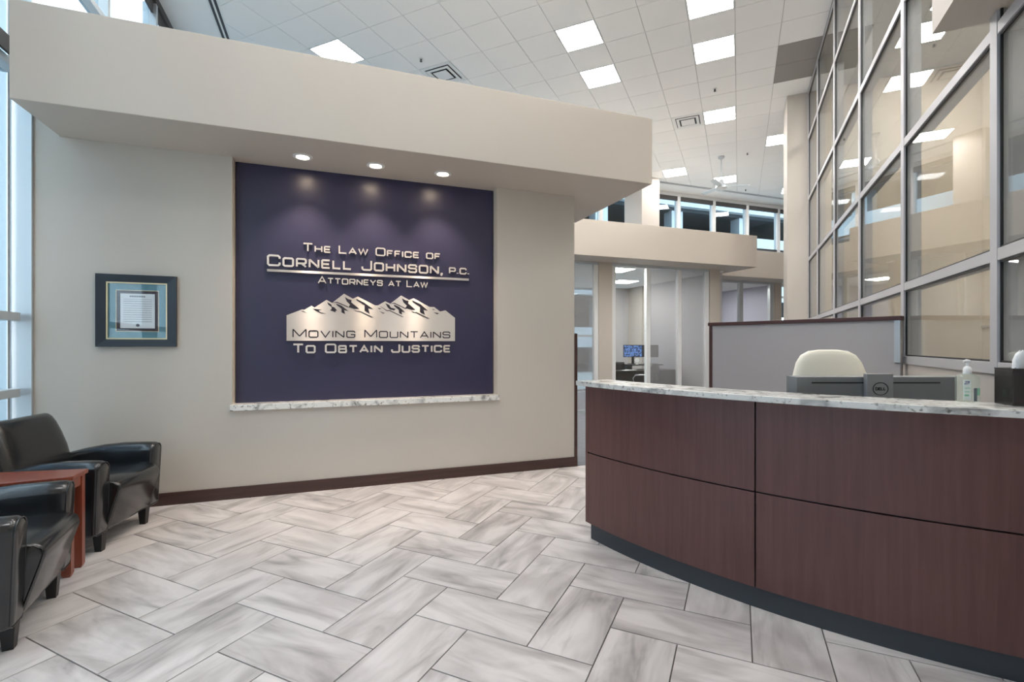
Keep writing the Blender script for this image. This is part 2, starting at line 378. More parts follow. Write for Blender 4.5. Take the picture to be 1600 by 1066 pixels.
for (i,j), lb in zip(VENTS, ['white square ceiling air vent partly hidden by the large soffit','white square ceiling air vent next to a light panel']):
    x, y = CX0+i*U+U/2, CY0+j*U+U/2
    t = thing('ceiling_vent', lb, 'vent', (x,y,HC-.002), 0, 'ceiling air vents')
    def ringbox(r0, r1, z0, z1):
        return MB().box(-r1,r1,-r1,-r0,z0,z1).box(-r1,r1,r0,r1,z0,z1).box(-r1,-r0,-r0,r0,z0,z1).box(r0,r1,-r0,r0,z0,z1)
    obj('frame', ringbox(.235,.30,0,.014), M['white'], t)
    obj('backing', Box(-.236,.236,-.236,.236,.010,.0145), M['black'], t)
    obj('vane', ringbox(.165,.215,-.012,-.004), M['white'], t)
    obj('center_plate', Box(-.13,.13,-.13,.13,-.018,-.010), M['white'], t)
for (i,j), lb in [((-1.63,.6),'tiny ceiling sprinkler just above the large soffit'),((5.43,5.58),'ceiling sprinkler between two light panels near the grey grille'),
                  ((6.39,11.39),'small distant ceiling sprinkler right of the ceiling fan'),((6.38,16.42),'farthest tiny ceiling sprinkler above the clerestory windows')]:
    t = thing('sprinkler', lb, 'sprinkler', (CX0+i*U, CY0+j*U, HC), 0, 'ceiling sprinklers')
    obj('escutcheon', MB().lathe([(.001,0),(.035,0),(.035,-.006),(.001,-.006)]), M['white'], t, smooth=40)
    obj('head', MB().lathe([(.012,-.006),(.012,-.03),(.02,-.04),(.02,-.046),(.002,-.05)]), M['darkgrey'], t, smooth=40)
# ceiling fan
fx, fy = CX0+5.43*U, CY0+11.38*U
t = thing('ceiling_fan', 'white ceiling fan hanging on a long rod near the clerestory windows', 'ceiling fan', (fx,fy,HC))
obj('canopy', MB().lathe([(.001,0),(.075,0),(.07,-.04),(.02,-.07),(.001,-.07)]), M['alulight'], t, smooth=40)
obj('rod', MB().lathe([(.014,-.07),(.014,-.62)],n=10), M['alulight'], t, smooth=40)
obj('motor_housing', MB().lathe([(.014,-.56),(.05,-.58),(.07,-.66),(.13,-.72),(.14,-.78),(.09,-.83),(.001,-.84)]), M['alulight'], t, smooth=40)
for k in range(3):
    an = math.radians(15+120*k); c, s = math.cos(an), math.sin(an)
    bl = MB().loft([[(c*r-s*h, s*r+c*h, -.745+hh+zz) for h, hh, zz in ((-wd,-.012,0),(wd,.012,0),(wd,.012,.008),(-wd,-.012,.008))] for r, wd in ((.11,.04),(.25,.06),(.62,.065),(.66,.03))])
    obj('blade', bl, M['alulight'], t)
# ------------------------------------------------------------------ curtain wall (right)
cw = struct('window_1', Box(GX+.005,GX+.10,-2.4,10.44,HC-.07,HC+.01), M['alu'], rz=0, label='tall interior glass curtain wall with grey frames on the right')
MY = [10.40,9.24,7.72,6.21,4.71,3.215,1.71,.20,-1.30]
TZ = [1.235,1.797,2.91,4.02,5.13]
for k, y in enumerate(MY):
    hw = .0375
    obj('mullion', Box(GX,GX+.11,y-hw,y+hw,1.205,HC-.07), M['alu'], cw, bevel=.002)
for k in range(len(MY)-1):
    for z in TZ:
        obj('transom', Box(GX+.002,GX+.11,MY[k+1]+.038,MY[k]-.038,z-.03,z+.03), M['alu'], cw, bevel=.002)
    zz = TZ+[HC-.04]
    for q in range(len(zz)-1):
        y0, y1, z0, z1 = MY[k+1]+.038, MY[k]-.038, zz[q]+.0305, zz[q+1]-.0305; e_ = .010
        obj('gasket', MB().box(GX+.012,GX+.0215,y0,y0+e_,z0,z1).box(GX+.012,GX+.0215,y1-e_,y1,z0,z1).box(GX+.012,GX+.0215,y0+e_,y1-e_,z0,z0+e_).box(GX+.012,GX+.0215,y0+e_,y1-e_,z1-e_,z1), M['black'], cw)
        obj('pane', Box(GX+.022,GX+.030,MY[k+1]+.038,MY[k]-.038,zz[q]+.0305,zz[q+1]-.0305), M['glass'], cw)
struct('wall_right', Box(GX+.012,GX+.11,-2.4,10.44,0,1.204), M['cream'], rz=0, label='pale low wall under the curtain wall')
# room behind the curtain wall
M['warm'] = mat('warm_beige_paint', srgb(222,207,188), .6)
M['lamp_fill'] = emit('fill_panel_white', (1.0,.955,.90,1), 30.0)  # for panels added to brighten the room behind the glass
struct('wall_inner', MB().box(3.6,3.7,-3.2,10.44,0,HC).box(1.27,3.7,10.46,10.60,0,HC).box(1.27,3.7,-3.3,-3.2,0,HC), M['warm'], rz=0, label='beige walls of the room behind the curtain wall')
struct('trim_2', Box(3.585,3.599,-3.2,10.44,1.62,1.66), M['cream'], rz=0, label='pale rail on the beige wall behind the glass')
for y in (1.2,3.9,6.6,9.2):
    t = thing('ceiling_light', {1.2:'nearest',3.9:'second nearest',6.6:'second farthest',9.2:'farthest'}[y]+' added fill light panel in the room behind the curtain wall', 'ceiling light', (2.5,y,HC-.002), 0, 'added lights behind the curtain wall')
    obj('frame', lf, M['white'], t); obj('diffuser', ld, M['lamp_fill'], t)
# beige column
struct('wall_column', Box(.82,1.255,10.45,11.25,0,HC), M['wall'], rz=0, label='tall beige column at the end of the curtain wall')
struct('wall_rear', Box(-2.3,-.80,-2.62,-2.5,0,HC), M['wall'], label='beige wall behind the viewer')
struct('wall_far_right', MB().box(15.6,15.75,3.0,12.4,0,HC), M['wall'], label='beige wall closing the far right end')
p0, p1 = AB(3.6,10.60), (15.6,4.2)  # unseen wall added to stop outside light leaking in
struct('wall_light_stop', MB().prism([p0,(p1[0],p1[1]-.1),(p1[0],p1[1]),(p0[0],p0[1]+.1)],0,HC), M['wall'], label='unseen wall added behind the column to keep out stray skylight')
# ------------------------------------------------------------------ left window wall
wl = struct('window_2', Box(-2.36,-2.24,-2.5,12.4,HC-.10,HC+.01), M['shade'], label='tall pale aluminium window wall on the left')
lb_ = [-2.5,-1.03,.44,1.91,3.38,4.79,6.30,7.77,9.24,10.71,12.33]
lz = [.04,.987,1.565,3.44,4.75]
for b in lb_:
    if abs(b-4.79) < .01: continue
    obj('mullion', Box(-2.40,-2.245,b-.03,b+.03,0,HC-.10), M['alulight'], wl, bevel=.002)
for k in range(len(lb_)-1):
    for z in lz:
        obj('transom', Box(-2.36,-2.25,lb_[k]+.0305,lb_[k+1]-.0305,z-.031,z+.031), M['alulight'], wl, bevel=.002)
    zz = lz+[HC-.07]
    for q in range(len(zz)-1):
        obj('pane', Box(-2.338,-2.330,lb_[k]+.031,lb_[k+1]-.031,zz[q]+.0315,zz[q+1]-.0315), M['extglass'], wl)
    bl = obj('roller_blind', Box(-2.245,-2.215,lb_[k]+.04,lb_[k+1]-.04,3.475,3.60) if k not in (4,) else Box(-2.245,-2.225,lb_[k]+.04,4.6,3.475,3.60), M['shade'], wl)
    obj('blind_pocket', Box(-2.30,-2.275,lb_[k]+.04,lb_[k+1]-.04,HC-.24,HC-.101), M['shade'], wl)
struct('trim_3', MB().box(-2.345,-2.251,4.822,4.90,0,HC-.1).box(-2.2505,-2.211,4.818,4.90,0,HC-.1).box(-2.405,-2.3455,4.80,4.90,0,HC-.1), M['alulight'], label='pale window jamb beside the feature wall')
# ------------------------------------------------------------------ far clerestory window wall
wf = struct('window_3', Box(-2.28,16.0,12.30,12.42,5.895,HC+.01), M['white'], label='far clerestory window band looking at a parking garage')
am = [9.93+1.36*k for k in range(-9,5)]
for a in am:
    obj('mullion', Box(a-.06,a+.06,12.285,12.43,0,5.894), M['white'], wf, bevel=.002)
for k in range(len(am)-1):
    for z in (.05,1.6,2.95,4.50):
        obj('transom', Box(am[k]+.061,am[k+1]-.061,12.31,12.42,z-.03,z+.03), M['darkgrey'] if z > 4 else M['alulight'], wf)
    for z0, z1 in ((.081,1.569),(1.631,2.919),(2.981,4.469),(4.531,5.894)):
        obj('pane', Box(am[k]+.061,am[k+1]-.061,12.36,12.368,z0,z1), M['extglass'], wf)
    obj('roller_blind', Box(am[k]+.065,am[k+1]-.065,12.27,12.33,5.765,5.893), M['shade'], wf)
struct('wall_pier', MB().box(7.98,8.56,11.42,12.28,0,HC), M['cream'], label='cream pier standing at the clerestory windows')
# ------------------------------------------------------------------ office fronts
OB = 8.58
wo = struct('window_4', Box(3.2,7.72,OB-.03,OB+.05,2.945,3.0), M['alulight'], label='office front of frosted and clear glass panels')
for a in (3.25,4.90,5.30,6.135,6.93,7.66):
    obj('mullion', Box(a-.045,a+.045,OB-.035,OB+.05,.05,2.944), M['white'], wo, bevel=.002)
obj('base_rail', Box(3.2,7.72,OB-.02,OB+.05,0,.049), M['alulight'], wo)
for a0,a1,mm,lb in ((3.296,4.854,'frost','frosted pane'),(5.346,6.089,'glass','clear pane'),(6.181,6.884,'frost','frosted pane'),(6.976,7.614,'frost','frosted pane')):
    obj('pane', Box(a0,a1,OB+.002,OB+.012,.05,2.944), M[mm], wo, label=lb)
struct('wall_office_front', MB().box(4.946,5.254,OB-.05,OB+.06,0,2.9995).box(7.724,8.0,OB-.04,OB+.06,0,2.9995).box(-2.2,3.2,OB-.04,OB+.06,0,3.67), M['wall'], label='beige wall piers of the office front')
struct('wall_office_side', Box(8.04,8.16,OB+.061,12.28,0,2.969), M['greywall'], label='grey side wall inside the office')
struct('wall_office_left', Box(3.2,3.3,OB+.061,12.28,0,2.969), M['greywall'], label='grey left wall inside the office')
struct('wall_office_back', Box(7.56,8.039,12.10,12.26,0,2.969), M['greywall'], label='grey wall beside the office window')
struct('ceiling_office', Box(3.2,8.2,OB+.061,12.28,2.97,2.999), M['ceil'], label='white office ceiling')
struct('wall_office_roof', Box(3.2,8.2,9.26,12.28,3.0,3.3), M['wall'], label='top of the office enclosure')
OC = 9.82
w5 = struct('window_5', Box(8.2,11.02,OC-.03,OC+.05,2.945,3.0), M['alulight'], label='farther office front with clear glass panels')
for a in (8.25,9.87,10.91):
    obj('mullion', Box(a-.06,a+.06,OC-.035,OC+.05,.05,2.944), M['alulight'], w5, bevel=.002)
obj('base_rail', Box(8.2,11.0,OC-.02,OC+.05,0,.049), M['alulight'], w5)
for a0,a1 in ((8.311,9.809),(9.931,10.849)):
    obj('pane', Box(a0,a1,OC+.002,OC+.012,.05,2.944), M['glass'], w5)
struct('wall_pier', Box(11.022,11.25,OC-.04,OC+.20,0,2.9995), M['wall'], label='narrow beige pier at the end of the farther office')
struct('wall_office_side', Box(11.13,11.25,OC+.201,12.28,0,2.969), M['lavender'], label='lavender grey side wall of the farther office')
struct('wall_office_back', Box(8.57,11.12,12.10,12.25,0,2.969), M['lavender'], label='lavender grey back wall of the farther office')
struct('ceiling_office', Box(8.2,11.26,OC+.061,12.28,2.97,2.999), M['ceil'], label='white ceiling of the farther office')
struct('wall_office_roof', Box(8.2,11.8,10.46,12.28,3.0,3.3), M['wall'], label='top of the farther office enclosure')
for a, b, lb in ((5.72,9.10,'nearer ceiling light inside the clear-glass office'),(6.95,10.75,'farther ceiling light inside the clear-glass office'),(4.3,10.2,'ceiling light inside the office behind the left frosted pane'),(9.75,10.9,'ceiling light inside the farther lavender office')):
    t = thing('ceiling_light', lb, 'ceiling light', W(a,b,2.955), R45, 'office ceiling lights')
    obj('frame', lf, M['white'], t); obj('diffuser', ld, M['lamp_office'], t)
# ------------------------------------------------------------------ reception desk
DX, DY = .10, 2.90
ACX, ACY = 1.25-DX, 6.40-DY
def arc(r0, r1, t0, t1, z0, z1, n=24, xmax=None):
    """curved band about the desk's centre; angles in degrees left of straight-toward-the-lobby"""
    P0, P1 = [], []
    for i in range(n+1):
        th = math.radians(t0+(t1-t0)*i/n)
        P0.append((ACX-r0*math.sin(th), ACY-r0*math.cos(th))); P1.append((ACX-r1*math.sin(th), ACY-r1*math.cos(th)))
    rings = [[(*a, z0), (*b, z0), (*b, z1), (*a, z1)] for a, b in zip(P0, P1)]
    return MB().loft(rings)
desk = thing('reception_desk', 'curved reception desk with dark cherry veneer panels and charcoal base', 'desk', (DX,DY,0))
TE = 2.05                                  # right end stops at the wall
obj('carcass', arc(3.55,3.782,35.4,TE,.105,1.065), M['black'], desk)
J = 18.0
for z0, z1 in ((.108,.594),(.602,1.064)):
    obj('panel', arc(3.783,3.80,35.5,J+.065,z0,z1), M['desk'], desk, smooth=30)
    obj('panel', arc(3.783,3.80,J-.065,TE,z0,z1), M['desk'], desk, smooth=30)
obj('toe_kick', arc(3.56,3.785,35.25,TE,0,.1045), M['toe'], desk, smooth=30)
obj('end_panel', arc(3.50,3.80,35.9,35.52,.108,1.064,n=1), M['desk'], desk)
obj('worktop', arc(2.96,3.548,33.0,2.45,.715,.745), M['darkdesk'], desk, smooth=30)
obj('leg_panel', arc(3.0,3.54,33.0,32.6,0,.714,n=1), M['desk'], desk)
obj('leg_panel', arc(3.0,3.54,2.85,2.45,0,.714,n=1), M['desk'], desk)
ctop = obj('countertop', arc(3.575,3.865,36.3,TE-.1,1.0665,1.098,n=40), M['granite'], None, (DX,DY,0), smooth=30, bevel=.003)
tag(ctop, 'curved white granite countertop on the reception desk', 'countertop')
# partition behind the desk
pA, pB = Vector((-.25,5.32,0)), Vector((1.150,4.640,0))
pd = pB-pA; pl = pd.length; pr = math.atan2(pd.y, pd.x)
t = thing('partition', 'low grey partition with a dark wood cap behind the reception desk', 'partition', pA, pr)
obj('panel', Box(.03,pl-.02,-.04,.04,0,1.539), M['cpart'], t)
obj('cap', Box(-.012,pl-.01,-.055,.055,1.54,1.572), M['capwood'], t, bevel=.003)
obj('edge_strip', Box(0,.0295,-.045,.045,0,1.539), M['capwood'], t)
obj('end_strip', Box(pl-.055,pl-.018,-.052,-.0405,1.215,1.538), M['alulight'], t)
# cream chair behind the desk
def arcpts(n, f): return [f(i/(n-1)) for i in range(n)]
t = thing('office_chair', 'cream upholstered office chair behind the reception desk', 'chair', (.714,3.951,0), YAW+math.pi)
def slab_ring(x_half, z, yc, th, n=20):
    return [(x_half*math.copysign(abs(math.cos(2*math.pi*i/n))**.55, math.cos(2*math.pi*i/n)), yc+th*math.copysign(abs(math.sin(2*math.pi*i/n))**.7, math.sin(2*math.pi*i/n))-.10*(x_half*math.cos(2*math.pi*i/n))**2, z) for i in range(n)]
rings = []
for z, hw, yc, th in ((.62,.20,.21,.02),(.66,.245,.21,.035),(.80,.265,.215,.042),(.98,.260,.235,.042),(1.12,.236,.26,.040),(1.22,.208,.275,.036),(1.275,.175,.283,.030),(1.305,.125,.287,.022),(1.315,.06,.288,.010)):
    rings.append(slab_ring(hw*1.15, z, -yc, th))
obj('backrest', MB().loft(rings), M['creamchair'], t, smooth=60)
obj('seat', MB().loft([slab_ring(hw*.95, z, .03, th) for z, hw, th in ((.44,.20,.20),(.46,.25,.24),(.50,.26,.25),(.53,.22,.21))]), M['creamchair'], t, smooth=60)
obj('back_support', MB().tube([(0,.05,.43),(0,-.20,.45),(0,-.26,.60),(0,-.255,.75)], .022), M['chrome'], t, smooth=60)
obj('gas_lift', MB().lathe([(.03,.10),(.03,.25),(.02,.26),(.02,.44)],n=12), M['chrome'], t, smooth=40)
for k in range(5):
    an = 2*math.pi*k/5+.3
    lg = obj('leg', MB().tube([(0,0,.10),(.30*math.cos(an),.30*math.sin(an),.065)], [.025,.016]), M['chrome'], t, smooth=60)
    obj('caster', MB().lathe([(.001,.0),(.022,.006),(.024,.03),(.02,.055),(.001,.06)], .30*math.cos(an), .30*math.sin(an), 10), M['black'], lg, smooth=40)
# stroke lettering -----------------------------------------------------------
def stroke(mb, pts, t, closed=False, y0=0.0, y1=.01):
    n = len(pts); L_, R_ = [], []
    for i in range(n):
        p = pts[i]
        a = pts[i-1] if (closed or i > 0) else None
        b = pts[(i+1) % n] if (closed or i < n-1) else None
        def nrm(p, q):
            dx, dz = q[0]-p[0], q[1]-p[1]; l = math.hypot(dx, dz) or 1; return (-dz/l, dx/l)
        if a is None: m = nrm(p, b); k = 1
        elif b is None: m = nrm(a, p); k = 1
        else:
            n1, n2 = nrm(a, p), nrm(p, b); m = (n1[0]+n2[0], n1[1]+n2[1]); l = math.hypot(*m) or 1; m = (m[0]/l, m[1]/l)
            k = min(1/max(.2, m[0]*n1[0]+m[1]*n1[1]), 1.7)
        L_.append((p[0]+m[0]*t/2*k, p[1]+m[1]*t/2*k)); R_.append((p[0]-m[0]*t/2*k, p[1]-m[1]*t/2*k))
    rings = [[(l[0],y0,l[1]),(l[0],y1,l[1]),(r[0],y1,r[1]),(r[0],y0,r[1])] for l, r in zip(L_, R_)]
    if closed: rings.append(rings[0])
    mb.loft(rings, caps=not closed)
Q = .13
GL = {
 'O':(1.15,[('c',[(Q,0),(1-Q,0),(1,Q),(1,1-Q),(1-Q,1),(Q,1),(0,1-Q),(0,Q)])]),
 'C':(1.10,[('o',[(1,.70),(1,1-Q),(1-Q,1),(Q,1),(0,1-Q),(0,Q),(Q,0),(1-Q,0),(1,Q),(1,.30)])]),
 'G':(1.10,[('o',[(1,.74),(1,1-Q),(1-Q,1),(Q,1),(0,1-Q),(0,Q),(Q,0),(1-Q,0),(1,Q),(1,.45),(.5,.45)])]),
 'R':(1.10,[('o',[(0,-.0),(0,1)]),('o',[(0,1),(1-Q,1),(1,1-Q),(1,.42+Q),(1-Q,.42),(0,.42)]),('o',[(.52,.42),(1,0)])]),
 'P':(1.05,[('o',[(0,0),(0,1)]),('o',[(0,1),(1-Q,1),(1,1-Q),(1,.40+Q),(1-Q,.40),(0,.40)])]),
 'B':(1.05,[('o',[(0,0),(0,1)]),('o',[(0,1),(.9,1),(.96,.9),(.96,.6),(.9,.52),(0,.52)]),('o',[(.85,.52),(.94,.5),(1,.42),(1,.1),(.92,0),(0,0)])]),
 'D':(1.10,[('c',[(0,0),(.75,0),(1,.25),(1,.75),(.75,1),(0,1)])]),
 'N':(1.10,[('o',[(0,0),(0,1)]),('o',[(0,1),(1,0)]),('o',[(1,0),(1,1)])]),
 'E':(.95,[('o',[(0,0),(0,1)]),('o',[(0,1),(1,1)]),('o',[(0,.5),(.9,.5)]),('o',[(0,0),(1,0)])]),
 'F':(.92,[('o',[(0,0),(0,1)]),('o',[(0,1),(1,1)]),('o',[(0,.5),(.85,.5)])]),
 'L':(.90,[('o',[(0,1),(0,0),(1,0)])]),
 'T':(1.08,[('o',[(0,1),(1,1)]),('o',[(.5,1),(.5,0)])]),
 'H':(1.08,[('o',[(0,0),(0,1)]),('o',[(1,0),(1,1)]),('o',[(0,.5),(1,.5)])]),
 'I':(.0,[('o',[(0,0),(0,1)])]),
 'A':(1.20,[('o',[(0,0),(.5,1),(1,0)]),('o',[(.2,.3),(.8,.3)])]),
 'W':(1.55,[('o',[(0,1),(.25,0),(.5,1),(.75,0),(1,1)])]),
 'M':(1.35,[('o',[(0,0),(0,1)]),('o',[(0,1),(.5,0.12)]),('o',[(.5,.12),(1,1)]),('o',[(1,1),(1,0)])]),
 'V':(1.20,[('o',[(0,1),(.5,0),(1,1)])]),
 'Y':(1.15,[('o',[(0,1),(.5,.45),(1,1)]),('o',[(.5,.5),(.5,0)])]),
 'S':(1.05,[('o',[(1,.72),(1,1-Q),(1-Q,1),(Q,1),(0,1-Q),(0,.5+Q),(Q,.53),(1-Q,.53),(1,.53-Q),(1,Q),(1-Q,0),(Q,0),(0,Q),(0,.26)])]),
 'J':(.95,[('o',[(1,1),(1,Q),(1-Q,0),(Q,0),(0,Q),(0,.34)])]),
 'U':(1.10,[('o',[(0,1),(0,Q),(Q,0),(1-Q,0),(1,Q),(1,1)])]),
 ',':(.0,[('o',[(.06,.13),(.06,-.08),(-.07,-.26)])]),
 '.':(.0,[('o',[(0,-.02),(0,.12)])]),
}
def text_line(parent, text, x0, x1, zb, cap, small, th, m, y0, y1, gap=.30, space=.85, name='letter', thick_dot=1.3):
    """capitals at full height, the rest small capitals; the line is fitted between x0 and x1"""
    items = []; x = 0.0
    for ch in text:
        if ch == ' ': x += space*small; continue
        low = ch.islower() or ch in '.,' ; h = small if low else cap
        wd, st = GL[ch.upper()]
        items.append((ch, x, wd*(h-th), h, st)); x += wd*(h-th)+th+gap*small*.62
    total = x-gap*small*.62
    sx = (x1-x0)/total
    for ch, px_, wd, h, st in items:
        mb = MB()
        for k, pts in st:
            sc = max(wd, 1e-6) if ch not in ',.' else h*.8
            P = [(x0+th/2+(px_+u*sc)*sx, zb+th/2+v*(h-th)) for u, v in pts]
            stroke(mb, P, th*(thick_dot if ch in '.,' else 1), k == 'c', y0, y1)
        obj(name, mb, m, parent)
SGB = 4.967                                  # face of the navy panel
sign = thing('lettering_sign', 'raised nickel letters naming the law office on the navy niche', 'sign', W(0,SGB,0), R45)
text_line(sign, 'The Law Office of'.replace('o','o'), -.284, 1.018, 2.225, .082, .064, .0125, M['letter'], -.024, -.008)
text_line(sign, 'Cornell Johnson,', -.585, 1.035, 2.073, .106, .088, .0165, M['letter'], -.024, -.008)
text_line(sign, 'p.c.', 1.107, 1.320, 2.085, .07, .068, .0130, M['letter'], -.024, -.008)
obj('underline_bar', Box(-.584,1.318,-.024,-.008,2.022,2.044), M['silver'], sign)
text_line(sign, 'Attorneys at Law', -.153, .888, 1.930, .072, .058, .0100, M['letter'], -.024, -.008)
plaque = thing('mountain_plaque', 'brushed metal mountain silhouette plaque on the navy niche', 'sign', W(0,SGB,0), R45)
sil = [(-.422,1.388),(-.422,1.624),(-.29,1.681),(-.27,1.679),(-.207,1.719),(-.181,1.702),(-.076,1.778),(-.026,1.75),(.082,1.842),(.163,1.796),(.209,1.819),
       (.369,1.738),(.397,1.738),(.467,1.781),(.515,1.758),(.621,1.844),(.699,1.801),(.746,1.82),(.906,1.736),(.953,1.737),(1.015,1.692),(1.07,1.706),(1.171,1.63),(1.171,1.388)]
obj('plate', MB().prism_xz(sil, -.018, -.008), M['silver'], plaque)
cuts = [
 [(-.304,1.667),(-.278,1.667),(-.245,1.648)],
 [(-.195,1.691),(-.155,1.686),(-.117,1.684),(-.146,1.673),(-.129,1.658),(-.076,1.645),(-.123,1.647),(-.169,1.67)],
 [(-.07,1.757),(-.035,1.736),(-.026,1.714),(-.005,1.708),(.02,1.677),(.006,1.677),(.004,1.661),(-.044,1.679),(-.03,1.692),(-.032,1.711),(-.058,1.729)],
 [(.008,1.747),(.058,1.726),(.124,1.674),(.082,1.685),(.092,1.645),(.058,1.662),(.058,1.697),(.019,1.728)],
 [(.089,1.811),(.121,1.791),(.151,1.783),(.148,1.76),(.221,1.7),(.175,1.698),(.136,1.709),(.121,1.709),(.136,1.738),(.106,1.769)],
 [(-.023,1.752),(.016,1.763),(.121,1.718),(.118,1.71),(.016,1.754)],
 [(.193,1.797),(.267,1.761),(.352,1.700),(.305,1.707),(.32,1.652),(.271,1.683),(.271,1.735),(.197,1.781)],
 [(.166,1.697),(.194,1.68),(.231,1.678),(.352,1.622),(.334,1.620),(.231,1.67),(.191,1.675)],
 [(.394,1.716),(.432,1.705),(.407,1.702)],[(.41,1.683),(.445,1.668),(.466,1.665),(.445,1.658)],
 [(.404,1.741),(.483,1.692),(.511,1.694),(.647,1.629),(.631,1.629),(.508,1.686),(.48,1.685)],
 [(.468,1.762),(.505,1.745),(.521,1.719),(.569,1.708),(.553,1.693),(.515,1.699),(.492,1.718)],
 [(.547,1.752),(.602,1.728),(.66,1.676),(.624,1.682),(.631,1.652),(.602,1.665),(.598,1.698),(.556,1.733)],
 [(.515,1.756),(.553,1.769),(.67,1.716),(.667,1.708),(.553,1.760)],
 [(.629,1.816),(.663,1.797),(.694,1.79),(.69,1.766),(.762,1.705),(.726,1.701),(.68,1.713),(.66,1.713),(.678,1.743),(.644,1.775)],
 [(.731,1.798),(.812,1.763),(.889,1.698),(.845,1.704),(.859,1.654),(.809,1.679),(.809,1.733),(.736,1.781)],
 [(.719,1.694),(.752,1.678),(.775,1.68),(.909,1.616),(.886,1.615),(.772,1.672),(.742,1.673)],
 [(.932,1.717),(.968,1.709),(.943,1.706)],[(.947,1.683),(.981,1.678),(1.005,1.674),(.984,1.662)]]
for c_ in cuts: obj('dark_ridge', MB().prism_xz(c_, -.0195, -.0181), M['ink'], plaque)
text_line(plaque, 'Moving Mountains', -.372, 1.122, 1.417, .084, .070, .0105, M['ink'], -.0195, -.0181, name='engraved_letter')
motto = thing('lettering_sign', 'raised nickel motto letters below the mountain plaque', 'sign', W(0,SGB,0), R45)
text_line(motto, 'To Obtain Justice', -.372, 1.125, 1.270, .092, .078, .0165, M['letter'], -.024, -.008)
# granite ledge of the niche
struct('trim_4', Box(-.862,1.615,4.812,4.967,.772,.826), M['granite'], bevel=.004, label='white granite ledge along the bottom of the navy niche')
# downlights in the soffit
for a, lb in ((-.266,'leftmost of three recessed downlights above the navy niche'),(.352,'middle of three recessed downlights above the navy niche'),(.978,'rightmost of three recessed downlights above the navy niche')):
    t = thing('downlight', lb, 'downlight', W(a,4.635,3.0), R45, 'downlights over the niche')
    obj('trim_ring', MB().loft([[(r*math.cos(2*math.pi*i/28), r*math.sin(2*math.pi*i/28), z) for i in range(28)] for r, z in ((.082,-.0005),(.080,-.006),(.056,-.008),(.050,-.0005))], caps=False), M['white'], t, smooth=50)
    obj('bulb', MB().lathe([(.001,-.001),(.049,-.001),(.046,-.005),(.001,-.007)], n=24), M['lampwarm'], t)
    sd = bpy.data.lights.new('downlight_beam', 'SPOT'); sd.energy = SPOT_W; sd.color = (1,.80,.62); sd.spot_size = math.radians(82); sd.spot_blend = .7; sd.shadow_soft_size = .04
    so = bpy.data.objects.new('downlight_beam', sd); COL.objects.link(so); so.parent = t; so.location = (0,0,-.02); so.rotation_euler = (math.radians(8),0,0)
# framed certificate
fa0, fa1, fz0, fz1 = -1.808, -1.256, 1.335, 1.925
t = thing('framed_certificate', 'framed certificate with teal mat in a black frame on the beige wall', 'picture', W((fa0+fa1)/2, WB, (fz0+fz1)/2), R45)
hw, hh = (fa1-fa0)/2, (fz1-fz0)/2
def frame_ring(x1, z1, x0, z0, y0, y1):
    return MB().box(-x1,x1,y0,y1,-z1,-z0).box(-x1,x1,y0,y1,z0,z1).box(-x1,-x0,y0,y1,-z0,z0).box(x0,x1,y0,y1,-z0,z0)
def miter_ring(x1, z1, x0, z0, yo, yi, yb):
    R_ = lambda x, z, y: [(-x,y,-z),(x,y,-z),(x,y,z),(-x,y,z)]
    return MB().loft([R_(x1,z1,yb), R_(x1,z1,yo), R_(x0,z0,yi), R_(x0,z0,yb)], caps=False)
obj('frame', miter_ring(hw,hh,.2105,.2345,-.035,-.028,-.0005), M['frameblk'], t)
obj('gold_fillet', frame_ring(.210,.234,.200,.224,-.022,-.0006), M['gold'], t)
obj('teal_mat', frame_ring(.1995,.2235,.1485,.1715,-.012,-.0006), M['teal'], t)
obj('inner_mat', frame_ring(.144,.167,.1195,.1435,-.010,-.0006), M['brownmat'], t)
obj('mat_fillet', frame_ring(.148,.171,.1442,.1672,-.0125,-.0006), M['gold'], t)
pm = mat('certificate_paper', srgb(225,230,232), .7)
nt = pm.node_tree; N = nt.nodes; L = nt.links                      # faint rows of print
tc = N.new('ShaderNodeTexCoord'); sx = N.new('ShaderNodeSeparateXYZ'); L.new(tc.outputs['Object'], sx.inputs[0])
wv = N.new('ShaderNodeMath'); wv.operation = 'MULTIPLY'; wv.inputs[1].default_value = 340; L.new(sx.outputs[2], wv.inputs[0])
sn = N.new('ShaderNodeMath'); sn.operation = 'SINE'; L.new(wv.outputs[0], sn.inputs[0])
nz = N.new('ShaderNodeTexNoise'); nz.inputs['Scale'].default_value = 160; L.new(tc.outputs['Object'], nz.inputs['Vector'])
gt = N.new('ShaderNodeMath'); gt.operation = 'MULTIPLY'; L.new(sn.outputs[0], gt.inputs[0]); L.new(nz.outputs[0], gt.inputs[1])
ax = N.new('ShaderNodeMath'); ax.operation = 'ABSOLUTE'; L.new(sx.outputs[0], ax.inputs[0])
az = N.new('ShaderNodeMath'); az.operation = 'ABSOLUTE'; L.new(sx.outputs[2], az.inputs[0])
lx = N.new('ShaderNodeMath'); lx.operation = 'LESS_THAN'; lx.inputs[1].default_value = .098; L.new(ax.outputs[0], lx.inputs[0])
lz_ = N.new('ShaderNodeMath'); lz_.operation = 'LESS_THAN'; lz_.inputs[1].default_value = .098; L.new(az.outputs[0], lz_.inputs[0])
k1 = N.new('ShaderNodeMath'); k1.operation = 'MULTIPLY'; L.new(lx.outputs[0], k1.inputs[0]); L.new(lz_.outputs[0], k1.inputs[1])
k2 = N.new('ShaderNodeMath'); k2.operation = 'MULTIPLY'; L.new(k1.outputs[0], k2.inputs[0]); L.new(gt.outputs[0], k2.inputs[1])
